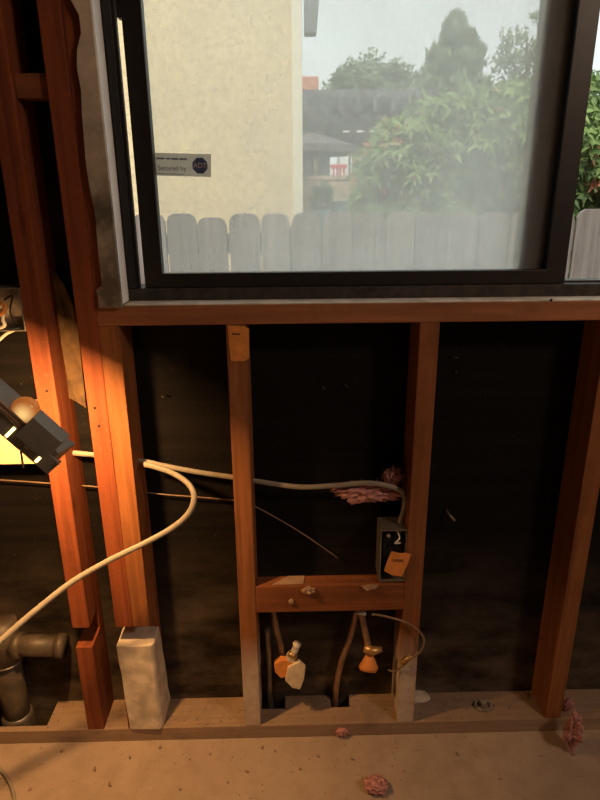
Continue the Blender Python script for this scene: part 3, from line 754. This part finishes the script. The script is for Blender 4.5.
# bits on the block
scrap('plaster_scrap', 308, 590, -.004, (.010,.005,.006), 21, 'curled pale scrap stuck on the block front', 'scrap', material='scrap', rough=.9)
scrap('plaster_scrap', 291, 602, -.003, (.005,.004,.005), 23, 'small pale fleck low on the block front', 'scrap', material='scrap', rough=.6)
scrap('plaster_scrap', 370, 587, -.003, (.012,.005,.005), 25, 'pale crumbs on the block edge near the outlet box', 'scrap', material='scrap', rough=.9)
pr = [Wy(x, y, .012) for x, y in ((272,578),(288,575),(305,577),(303,580),(280,582))]
v0 = [Vector((p.x, .004 + .03*(k in (1,2)), za + .001)) for k, p in enumerate(pr)]
tag(MB().prism(v0, (0,0,.0015)).build('paper_piece', M['scrap'], org=v0[0]), 'flat brownish paper piece lying on the block', 'paper')
# rubble on the sheathing / plate
rb = [Wz(x, y, .039) for x, y in ((208,700),(482,707))]
rg = MB(); cR = Wz(483, 706, .0395)
rg.tube([cR + Vector((math.cos(a*math.pi/10)*.020, math.sin(a*math.pi/10)*.016, .002)) for a in range(0, 20)] + [cR + Vector((.020, 0, .002))], .0035, 6)
tag(rg.build('bolt_washer', M['grey_rag'], org=cR), 'dusty round washer on the plate right of the white dust', 'washer')
disc(cR, (0,0,1), .008, .012, 6).build('bolt', M['grey_rag'], bpy.data.objects['bolt_washer'])
dp = blob(Wz(416, 697, .04), (.030, .020, .010), 31, 3, .3, 1.5)
tag(dp.build('dust_pile', M['plaster'], org=Wz(416,697,.04), smooth=True), 'pale heap of plaster dust beside the outlet box stud', 'dust')
# bent nails
def nail(px, py, dx, dz, y=.086, ln=.02, label='', r=.0014):
    p = Wy(px, py, y); P = [p, p + Vector((dx*.3, -ln*.8, dz*.3)), p + Vector((dx, -ln, dz))]
    o = MB().tube(curve_pts(P, 4), r, 6).build('nail', M['nail'], wall, smooth=True); return o
nail(446, 510, .016, -.016, r=.0028); nail(345, 384, .003, .001); nail(322, 386, .004, .0); nail(166, 396, -.004, .006); nail(453, 356, .004, .002); nail(455, 370, -.003, .003)
for px, py in ((47,391),(95,408),(99,426),(551,300),(568,455),(572,478),(541,638)):
    p = Wy(px, py, 0); disc(p, (0,-1,0), .0026, .0015, 8).build('nail_head', M['void'], wall)

# --- floor grit: chips one can pick out, then fine grit
chips = []
for k in range(4):
    chips.append(blob((0,0,0), (.0045+.001*k, .004, .0028), 40+k, 1, .5, 2).build('plaster_chip', M['scrap' if k % 2 else 'grey_rag'], org=(0,0,0)))
CL = {(380,752): 0}
spots = [(40,765),(62,752),(95,770),(130,758),(160,748),(190,760),(210,755),(262,748),(275,752),(300,770),(318,757),(247,772),(352,760),(436,737),(457,755),(110,785),(180,790),(30,790),(540,757),(228,783),(404,772),(500,780)]
for k, (px, py) in enumerate(spots):
    p = Wz(px, py, .0)
    o = chips[k] if k < 4 else chips[k % 4].copy()
    if k >= 4: COL.objects.link(o)
    o.location = (p.x, p.y, .0035); o.rotation_euler = (0, 0, random.uniform(0, 6)); s = random.uniform(.45, .95); o.scale = (s, s, s)
    tag(o, 'small chip of plaster rubble lying on the concrete slab', 'rubble', 'plaster chips on the slab')
gr = MB()
for k in range(700):
    x = random.uniform(-.9, .9); y = -abs(random.gauss(0, .22)) - .004; s = random.uniform(.0004, .0012)
    gr.box(x-s, x+s, y-s, y+s*random.uniform(.5,1.4), -.0002, s*1.3)
g = tag(gr.build('grit', M['grey_rag']), 'fine grit scattered over the concrete slab', 'grit'); g['kind'] = 'stuff'
gr = MB()
for k in range(300):
    x = random.uniform(-.75, .9); y = random.uniform(.002, .085); s = random.uniform(.0006, .002)
    if (hx[1] < x < hx[2] or hx[3] < x < hx[4] or hx[5] < x < hx[6]) and y > .014: continue
    gr.box(x-s, x+s, y-s, y+s, .0379, .038+s)
g = tag(gr.build('plate_grit', M['grey_rag']), 'fine crumbs scattered along the top of the bottom plate', 'grit'); g['kind'] = 'stuff'

# ================================================================== OUTSIDE
GZ = -.30
structure(MB().box(-12, 25, .14, 60, GZ-.2, GZ).build('ground', M['soil']))

# --- picket fence
YFN = 1.70
fe = thing('picket_fence', 'weathered grey dog-eared picket fence outside the window', 'fence', (0, YFN, GZ))
def picket(x0, x1, ztop):
    wd = x1 - x0; c = wd*.24; 
    poly = [(x0,YFN,GZ+.03),(x1,YFN,GZ+.03),(x1,YFN,ztop-c*1.1),(x1-c*.35,YFN,ztop-c*.35),(x1-c,YFN,ztop),(x0+c,YFN,ztop),(x0+c*.35,YFN,ztop-c*.35),(x0,YFN,ztop-c*1.1)]
    return MB().prism(poly, (0,.017,0)).build('picket', M['picket'], fe, bevel=.002)
edges = [(135,166.5,213),(168,197.6,213.5),(198,227.4,217.5),(230,260.4,213.5),(261.6,289.8,213.5),(292.3,321,213),(322.6,352.3,212.5),(353,385,212.8),(385.9,414,212),(415,446,213),(447,477,211.5),(478,508,212.5),(509,540,212),(541,572,212),(574,606,209)]
for a, c, yt in edges:
    picket(Wy(a, 245, YFN).x, Wy(c, 245, YFN).x, Wy((a+c)/2, yt, YFN).z)
xr = Wy(606, 245, YFN).x; zt0 = Wy(560, 212, YFN).z
for k in range(12):
    picket(xr + .006 + k*.146, xr + .006 + k*.146 + .139, zt0 + random.uniform(-.012,.012))
xl = Wy(135, 245, YFN).x
for k in range(8):
    picket(xl - .006 - k*.146 - .139, xl - .006 - k*.146, zt0 + random.uniform(-.012,.012))
for zz in (Wy(300, 243, YFN+.02).z, .35, -.1):
    MB().box(xl-1.3, xr+1.8, YFN+.0175, YFN+.055, zz-.045, zz+.045).build('fence_rail', M['picket'], fe)
for k in range(4):
    xx = xl - .9 + k*1.6
    MB().box(xx, xx+.09, YFN+.056, YFN+.146, GZ, zt0-.05).build('fence_post', M['picket'], fe)

# --- neighbour house, gable end toward us
YH = 3.4
hxr = Wy(302.5, 120, YH).x
ho = thing('neighbour_house', 'cream stucco house wall standing just beyond the fence', 'house', (hxr-3, YH, GZ))
ez = Wy(310, 33, YH).z; slope = .42; hw = 6.0
prof = [(hxr-.004, GZ), (hxr-.004, ez+.42), (hxr-hw/2, ez+.42+slope*hw/2), (hxr-hw, ez+.42), (hxr-hw, GZ)]
MB().prism([(x, YH, z) for x, z in prof], (0, 3.4, 0)).build('wall', M['stucco'], ho, label='cream stucco gable wall')
tr0 = Wy(292.5, 120, YH).x
MB().box(tr0, hxr, YH-.018, YH+.10, GZ, ez+.42).build('corner_trim', M['cream_trim'], ho, bevel=.004, label='cream corner board')
ov = .34
rt = [(hxr+.02, ez+.43), (hxr-hw/2, ez+.44+slope*(hw/2)), (hxr-hw-ov, ez+.32), (hxr-hw-ov, ez+.42), (hxr-hw/2, ez+.58+slope*(hw/2)), (hxr+.02, ez+.53)]
MB().prism([(x, YH-.02, z) for x, z in rt], (0, 3.5, 0)).build('roof', M['gutter'], ho)
g0 = Wy(304.5, 20, YH).x; g1 = Wy(320.5, 5, YH).x; g2 = Wy(316.5, 33, YH).x
gz1 = ez + .45
MB().prism([(g0, YH-.02, ez), (g2, YH-.02, ez), (g1+.012, YH-.02, gz1), (g0, YH-.02, gz1)], (0, .12, 0)).build('gutter', M['gutter'], ho, label='grey gutter end at the roof corner')

# --- leaves
def leaf_geo(mb, tints, c, ax, nrm, ln, wd, tint):
    ax = ax.normalized(); sd_ = ax.cross(nrm)
    if sd_.length < 1e-4: sd_ = ax.cross(Vector((.3,.5,.8)))
    sd_.normalize(); nn = sd_.cross(ax)
    v = [c, c + ax*ln*.4 + sd_*wd*.5 - nn*wd*-.15, c + ax*ln - nn*ln*.10, c + ax*ln*.4 - sd_*wd*.5 - nn*wd*-.15, c + ax*ln*.45]
    mb.add(v, [(0,1,4),(1,2,4),(0,4,3),(4,2,3)]); tints += [tint]*5
def foliage(name, mb, tints, material, parent, label=None):
    me = bpy.data.meshes.new(name); o3 = Vector(parent['_o'])
    me.from_pydata([v - o3 for v in mb.v], [], mb.f); me.update()
    at = me.attributes.new('tint', 'FLOAT', 'POINT'); at.data.foreach_set('value', tints)
    me.materials.append(material); o = bpy.data.objects.new(name, me); COL.objects.link(o); o.parent = parent
    o['kind'] = 'stuff'
    if label: o['label'] = label
    return o
def rvec():
    while True:
        v = Vector((random.uniform(-1,1), random.uniform(-1,1), random.uniform(-1,1)))
        if .05 < v.length < 1: return v.normalized()

# --- big leafy hedge behind the fence on the right
YG = 2.35
tops = [(366,175),(376,140),(392,122),(415,107),(440,97),(465,90),(490,84),(520,80),(550,79),(600,78),(660,82),(760,90)]
TP = [Wy(a, c, YG) for a, c in tops]
def hedge_top(x):
    if x <= TP[0].x: return TP[0].z
    for p, q in zip(TP, TP[1:]):
        if x <= q.x: return p.z + (q.z-p.z)*(x-p.x)/(q.x-p.x)
    return TP[-1].z
hx0, hx1 = TP[0].x, TP[-1].x
he = thing('leafy_hedge', 'broad leafy green hedge with reddish shoots behind the fence', 'hedge', ((hx0+hx1)/2, YG+.6, GZ))
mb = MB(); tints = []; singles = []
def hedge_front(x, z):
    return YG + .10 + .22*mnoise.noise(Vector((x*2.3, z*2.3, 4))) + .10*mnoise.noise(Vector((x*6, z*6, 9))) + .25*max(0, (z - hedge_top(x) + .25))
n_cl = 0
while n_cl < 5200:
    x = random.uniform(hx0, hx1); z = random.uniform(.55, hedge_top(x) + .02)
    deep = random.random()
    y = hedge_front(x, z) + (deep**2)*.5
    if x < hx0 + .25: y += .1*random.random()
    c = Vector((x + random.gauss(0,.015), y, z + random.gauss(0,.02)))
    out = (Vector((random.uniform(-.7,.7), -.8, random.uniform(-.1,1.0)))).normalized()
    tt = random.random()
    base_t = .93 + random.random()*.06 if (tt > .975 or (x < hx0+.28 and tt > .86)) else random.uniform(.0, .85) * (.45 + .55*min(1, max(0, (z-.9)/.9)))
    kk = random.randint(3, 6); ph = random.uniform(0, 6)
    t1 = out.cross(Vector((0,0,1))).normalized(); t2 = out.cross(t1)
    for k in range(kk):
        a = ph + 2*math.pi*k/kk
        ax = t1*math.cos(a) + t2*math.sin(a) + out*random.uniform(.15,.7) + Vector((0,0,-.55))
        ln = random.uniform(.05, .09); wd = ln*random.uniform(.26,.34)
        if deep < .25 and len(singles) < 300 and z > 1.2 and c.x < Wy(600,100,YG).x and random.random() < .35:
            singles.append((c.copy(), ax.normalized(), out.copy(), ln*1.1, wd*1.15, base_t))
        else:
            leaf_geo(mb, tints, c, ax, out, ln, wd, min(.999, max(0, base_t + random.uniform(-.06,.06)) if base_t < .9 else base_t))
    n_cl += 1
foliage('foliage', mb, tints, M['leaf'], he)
# leafy core
core = MB(); nxx, nzz = 24, 14
cv = []
for i in range(nxx+1):
    x = hx0 + .06 + (hx1-hx0-.06)*i/nxx
    for j in range(nzz+1):
        z = .3 + (hedge_top(x) - .10 - .3)*j/nzz
        cv.append(Vector((x, hedge_front(x, z) + .42, z)))
cf = [(i*(nzz+1)+j, (i+1)*(nzz+1)+j, (i+1)*(nzz+1)+j+1, i*(nzz+1)+j+1) for i in range(nxx) for j in range(nzz)]
core.add(cv, cf)
ko = core.build('inner_twigs', M['bark'], he); sm = ko.modifiers.new('s', 'SOLIDIFY'); sm.thickness = .5; sm.offset = 1
for k in range(7):
    x = hx0 + .15 + (hx1-hx0-.3)*k/6
    MB().tube([(x,YG+.6,GZ),(x+.04,YG+.55,.5),(x-.03,YG+.6,1.2)], [.03,.022,.012], 8).build('stem', M['bark'], he)
# individual large leaves (shared mesh, child objects)
lm = MB(); lt_ = []
leaf_geo(lm, lt_, Vector((0,0,0)), Vector((1,0,0)), Vector((0,0,1)), 1.0, .32, 0.0)
lme = bpy.data.meshes.new('leaf'); lme.from_pydata(lm.v, [], lm.f); lme.update(); lme.materials.append(M['leaf_single'])
ho3 = Vector(he['_o'])
for (c, ax, nr, ln, wd, tt) in singles:
    o = bpy.data.objects.new('leaf', lme); COL.objects.link(o); o.parent = he
    y_ = nr.cross(ax).normalized(); z_ = ax.cross(y_).normalized()
    p = c - ho3
    o.matrix_local = Matrix(((ax.x*ln, y_.x*ln, z_.x*ln, p.x), (ax.y*ln, y_.y*ln, z_.y*ln, p.y), (ax.z*ln, y_.z*ln, z_.z*ln, p.z), (0,0,0,1)))

# --- far trees
def tree(name, label, px0, px1, ytop, ybase, Y, kind, nleaf, lsize, material):
    c0 = Wy(px0, (ytop+ybase)/2, Y); c1 = Wy(px1, (ytop+ybase)/2, Y); top = Wy((px0+px1)/2, ytop, Y).z; bot = Wy((px0+px1)/2, ybase, Y).z
    cx = (c0.x+c1.x)/2; rx = (c1.x-c0.x)/2
    tr = thing(name, label, 'tree', (cx, Y, GZ))
    MB().tube([(cx,Y,GZ),(cx+.1,Y,(GZ+bot)/2),(cx,Y,bot+.3*(top-bot)),(cx,Y,bot+.7*(top-bot))], [.22,.18,.12,.03], 10).build('trunk', M['bark'], tr)
    for k in range(6):
        a = k*1.05; zz = bot + (.1+.1*k)*(top-bot)
        MB().tube([(cx,Y,zz),(cx+math.cos(a)*rx*.6,Y+math.sin(a)*rx*.6,zz+.25*(top-bot))], [.06,.015], 6).build('branch', M['bark'], tr)
    mb = MB(); tt = []
    cz, rz = (top+bot)/2, (top-bot)/2
    clumps = []
    for k in range({'round': 200, 'cone': 110, 'sparse': 44}[kind]):
        if kind == 'cone':
            f = random.random()**1.3; r = rx*(1-f**2.2)**.8*random.uniform(.3,1); a = random.uniform(0,6.28)
            clumps.append((Vector((cx+math.cos(a)*r, Y+math.sin(a)*r, bot+f*(top-bot)*.93)), rx*(.12+.10*(1-f))))
        else:
            v = rvec(); r = random.uniform(.3,.95)
            clumps.append((Vector((cx+v.x*rx*r, Y+v.y*rx*r, cz+v.z*rz*r)), rx*random.uniform(.15,.30)))
    for k in range(nleaf):
        c, r = random.choice(clumps); v = rvec()
        stretch = 1.9 if kind == 'cone' else 1.0
        p = c + Vector((v.x*r, v.y*r, v.z*r*stretch)) * random.random()**.4
        ax = (Vector((v.x*.6, v.y*.6, 1.0)) if kind == 'cone' else rvec())
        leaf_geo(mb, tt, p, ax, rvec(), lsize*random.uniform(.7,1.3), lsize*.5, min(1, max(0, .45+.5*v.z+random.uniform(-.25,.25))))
    foliage('foliage', mb, tt, material, tr)
    return tr
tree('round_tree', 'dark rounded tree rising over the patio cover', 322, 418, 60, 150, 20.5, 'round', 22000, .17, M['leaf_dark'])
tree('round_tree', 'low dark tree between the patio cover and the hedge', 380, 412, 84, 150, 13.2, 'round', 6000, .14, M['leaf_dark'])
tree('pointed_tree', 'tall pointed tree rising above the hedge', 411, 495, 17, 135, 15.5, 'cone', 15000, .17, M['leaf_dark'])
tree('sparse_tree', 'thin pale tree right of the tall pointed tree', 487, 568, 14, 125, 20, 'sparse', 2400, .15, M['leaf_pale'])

# --- patio cover
YP = 9.0
pc = thing('patio_cover', 'dark timber patio cover with a slatted top across the neighbouring yard', 'patio cover', (Wy(340,110,YP).x, YP, GZ))
p0, p1 = Wy(285, 93, YP), Wy(432, 93, YP); pz0 = Wy(350, 130, YP).z; pz1 = Wy(350, 93, YP).z
h_ = pz1 - pz0
MB().box(p0.x, p1.x, YP, YP+.09, pz0, pz0+h_*.42).build('beam', M['dark_timber'], pc)
MB().box(p0.x, p1.x, YP+2.6, YP+2.7, pz0, pz0+h_*.42).build('beam', M['dark_timber'], pc)
k = 0; x = p0.x
while x < p1.x:
    MB().box(x, x+.06, YP-.35, YP+3.0, pz0+h_*.42, pz0+h_*.80).build('rafter', M['dark_timber'], pc); x += .26
for k in range(14):
    y = YP - .3 + k*.24
    MB().box(p0.x, p1.x, y, y+.06, pz0+h_*.80, pz1).build('slat', M['dark_timber'], pc)
for xx in (p0.x+.15, p1.x-.2, (p0.x+p1.x)/2+.2):
    MB().box(xx, xx+.12, YP+2.55, YP+2.68, GZ, pz0).build('post', M['dark_timber'], pc)
# house beyond with pink tiled roof
YR = 14.0
r0, r1 = Wy(296, 75, YR), Wy(319, 75, YR); rz0 = Wy(310, 96, YR).z; rz1 = Wy(310, 75.5, YR).z
fh = thing('far_house', 'distant house with a pink tiled roof behind the patio cover', 'house', (r0.x-1.5, YR, GZ))
MB().box(r0.x-3.5, r1.x-.1, YR+.3, YR+5, GZ, rz0).build('wall', M['far_white'], fh)
MB().prism([(r0.x-3.8, YR, rz0), (r1.x, YR, rz0), (r1.x-.02, YR+.1, rz1), (r0.x-3.8, YR+.1, rz1)], (0, 5.2, 0)).build('roof', M['roof_tile'], fh, label='pink tiled roof')
for k in range(9):
    zz = rz0 + (rz1-rz0)*k/9
    MB().box(r0.x-3.8, r1.x-.005, YR-.03+.1*k/9, YR+.02+.1*k/9, zz, zz+.035).build('tile_course', M['roof_tile'], fh)

# --- patio umbrella, garden wall, chair and pots
YU = 8.55
uc = Wy(312, 134, YU); ur = abs(Wy(362,150,YU).x - uc.x)
um = thing('patio_umbrella', 'dark brown open patio umbrella above the garden wall', 'umbrella', (uc.x, YU, GZ))
uz1 = Wy(312, 132, YU).z; uz0 = Wy(360, 147, YU).z
n = 8; uv = [Vector((uc.x, YU, uz1))] + [Vector((uc.x+math.cos(a*2*math.pi/n+.1)*ur, YU+math.sin(a*2*math.pi/n+.1)*ur, uz0)) for a in range(n)]
uv += [Vector((v.x, v.y, v.z-.10)) for v in uv[1:]]
uo = MB().add(uv, [(0, 1+a, 1+(a+1)%n) for a in range(n)] + [(1+a, 1+n+a, 1+n+(a+1)%n, 1+(a+1)%n) for a in range(n)]).build('canopy', M['umbrella'], um)
uo.modifiers.new('s', 'SOLIDIFY').thickness = .01
MB().tube([(uc.x,YU,GZ),(uc.x,YU,uz1)], .025, 8).build('pole', M['dark_timber'], um)
for a in range(n):
    MB().tube([Vector((uc.x,YU,uz1-.03)), uv[1+a] + Vector((0,0,-.03))], .012, 6).build('rib', M['dark_timber'], um)
YBW = 7.2
wa = thing('block_wall', 'tan concrete block garden wall beyond the fence', 'wall', (Wy(340,190,YBW).x, YBW, GZ))
wz1 = Wy(340, 175.5, YBW).z; wx0 = hxr + .02; wx1 = Wy(520, 190, YBW).x
rows_ = 5; bh = .20
blk = None
MB().box(wx0, wx1, YBW+.006, YBW+.19, GZ, wz1-.05).build('wall_core', M['block_tan'], wa)
for r in range(6):
    zz = wz1 - .05 - (r+1)*bh; off = .2 if r % 2 else 0; x = wx0 + off - .2
    while x < wx1:
        a, c = max(x, wx0), min(x + .392, wx1)
        if c - a > .03: MB().box(a, c, YBW-.006, YBW+.05, zz+.004, zz+bh-.004).build('block', M['block_tan'], wa)
        x += .4
MB().box(wx0, wx1, YBW-.02, YBW+.21, wz1-.05, wz1).build('wall_cap', M['block_tan'], wa)
# red-topped little structure on the far side
cx0, cx1 = Wy(330.5, 170, 7.9).x, Wy(347, 170, 7.9).x
rc = thing('red_chair', 'small red-backed garden chair with pale frame behind the block wall', 'chair', ((cx0+cx1)/2, 7.9, GZ))
zt1 = Wy(338, 164.5, 7.9).z; zt2 = Wy(338, 168.5, 7.9).z; zt3 = Wy(338, 177, 7.9).z
MB().box(cx0, cx1, 7.88, 7.92, zt2, zt1).build('top_rail', M['red_paint'], rc, bevel=.004)
for xx in (cx0, cx1-.03): MB().box(xx, xx+.03, 7.88, 7.92, GZ, zt2).build('leg', M['far_white'], rc)
for k in range(1,5): MB().box(cx0+(cx1-cx0)*k/5-.012, cx0+(cx1-cx0)*k/5+.012, 7.885, 7.915, zt3-.1, zt2).build('slat', M['red_paint'], rc)
MB().box(cx0, cx1, 7.75, 8.2, zt3-.16, zt3-.10).build('seat', M['red_paint'], rc)
# house front behind the patio (dark porch opening and pale wall)
px_0, px_1 = Wy(296,150,12.3).x, Wy(330,150,12.3).x
ph_ = thing('porch_house', 'dark porch of the neighbouring house under the patio cover', 'house', (px_0, 12.3, GZ))
MB().box(px_0-1, px_1, 12.3, 14, GZ, Wy(310,128,12.3).z).build('wall', M['dark_timber'], ph_)
MB().box(px_1-.35, px_1-.25, 12.2, 12.3, GZ, Wy(310,130,12.3).z).build('post', M['block_tan'], ph_)
fw = thing('white_house', 'bright white house wall far behind the umbrella', 'house', (Wy(360,140,16).x, 16, GZ))
MB().box(Wy(340,140,16).x, Wy(384,140,16).x, 16, 17, GZ, Wy(360,126,16).z).build('wall', M['far_white'], fw)
MB().box(Wy(349,140,15.97).x, Wy(351,140,15.97).x, 15.97, 16, GZ, Wy(360,126,16).z).build('drain_pipe', M['gutter'], fw)
# shrubs between wall and fence
def shrub(name, label, px, ytop, Y, r, n_, material, ls):
    c = Wy(px, ytop, Y); sh_ = thing(name, label, 'shrub', (c.x, Y, GZ))
    mb = MB(); tt = []
    for k in range(n_):
        v = rvec(); f = random.random()**.5
        p = Vector((c.x + v.x*r*f, Y + v.y*r*f, c.z - r*1.3 + v.z*r*1.3*f))
        leaf_geo(mb, tt, p, v + Vector((0,0,.6)), rvec(), ls*random.uniform(.7,1.3), ls*.4, random.uniform(0,.9))
    foliage('foliage', mb, tt, material, sh_)
    MB().tube([(c.x,Y,GZ),(c.x,Y,c.z-r)], [.03,.012], 6).build('stem', M['bark'], sh_)
shrub('garden_shrub', 'blue-green spiky shrub left of the grey grill', 322, 188, 6.1, .10, 160, M['leaf_dark'], .12)
shrub('garden_shrub', 'low pale green shrub in front of the block wall beside the hedge', 362, 196, 5.8, .20, 600, M['leaf_pale'], .10)
shrub('garden_shrub', 'loose pale shrub against the hedge end', 388, 176, 4.9, .16, 500, M['leaf_pale'], .10)
shrub('garden_shrub', 'yellow-green shrub above the block wall beside the red chair', 368, 154, 7.66, .13, 400, M['leaf_pale'], .14)
# pot and grill
pt = Wy(317, 211, 5.45)
MBp = MB().tube([(pt.x,5.45,GZ),(pt.x,5.45,pt.z-.25),(pt.x,5.45,pt.z-.02),(pt.x,5.45,pt.z)], [.08,.10,.14,.145], 16).build('plant_pot', M['pot_blue'], org=(pt.x,5.45,GZ), smooth=True)
tag(MBp, 'teal plant pot showing just above the fence left of the grill', 'pot')
g0, g1 = Wy(332,205,4.9), Wy(354,205,4.9); gt = Wy(343,200.5,4.9).z; gb = Wy(343,213,4.9).z
gl_ = thing('garden_grill', 'dark grey covered grill just above the fence top', 'grill', ((g0.x+g1.x)/2, 4.9, GZ))
MB().prism([(g0.x,4.9,gb-.03),(g1.x,4.9,gb-.03),(g1.x-.02,4.9,gt-.02),(g1.x-.04,4.9,gt),(g0.x+.04,4.9,gt),(g0.x+.02,4.9,gt-.02)], (0,.28,0)).build('hood', M['grill'], gl_, bevel=.006)
MB().box(g0.x+.01, g1.x-.01, 4.91, 5.17, gb-.45, gb-.03).build('firebox', M['grill'], gl_)
for xx in (g0.x+.01, g1.x-.04):
    for yy in (4.92, 5.13): MB().box(xx, xx+.03, yy, yy+.03, GZ, gb-.45).build('leg', M['grill'], gl_)
for k in range(4):
    zz = gb - .01 + k*(gt-gb)/5
    MB().box(g0.x+.035, g1.x-.035, 4.892, 4.9005, zz, zz+.012).build('hood_rib', M['pot_blue'], gl_)

for o in bpy.data.objects:
    if '_o' in o: del o['_o']
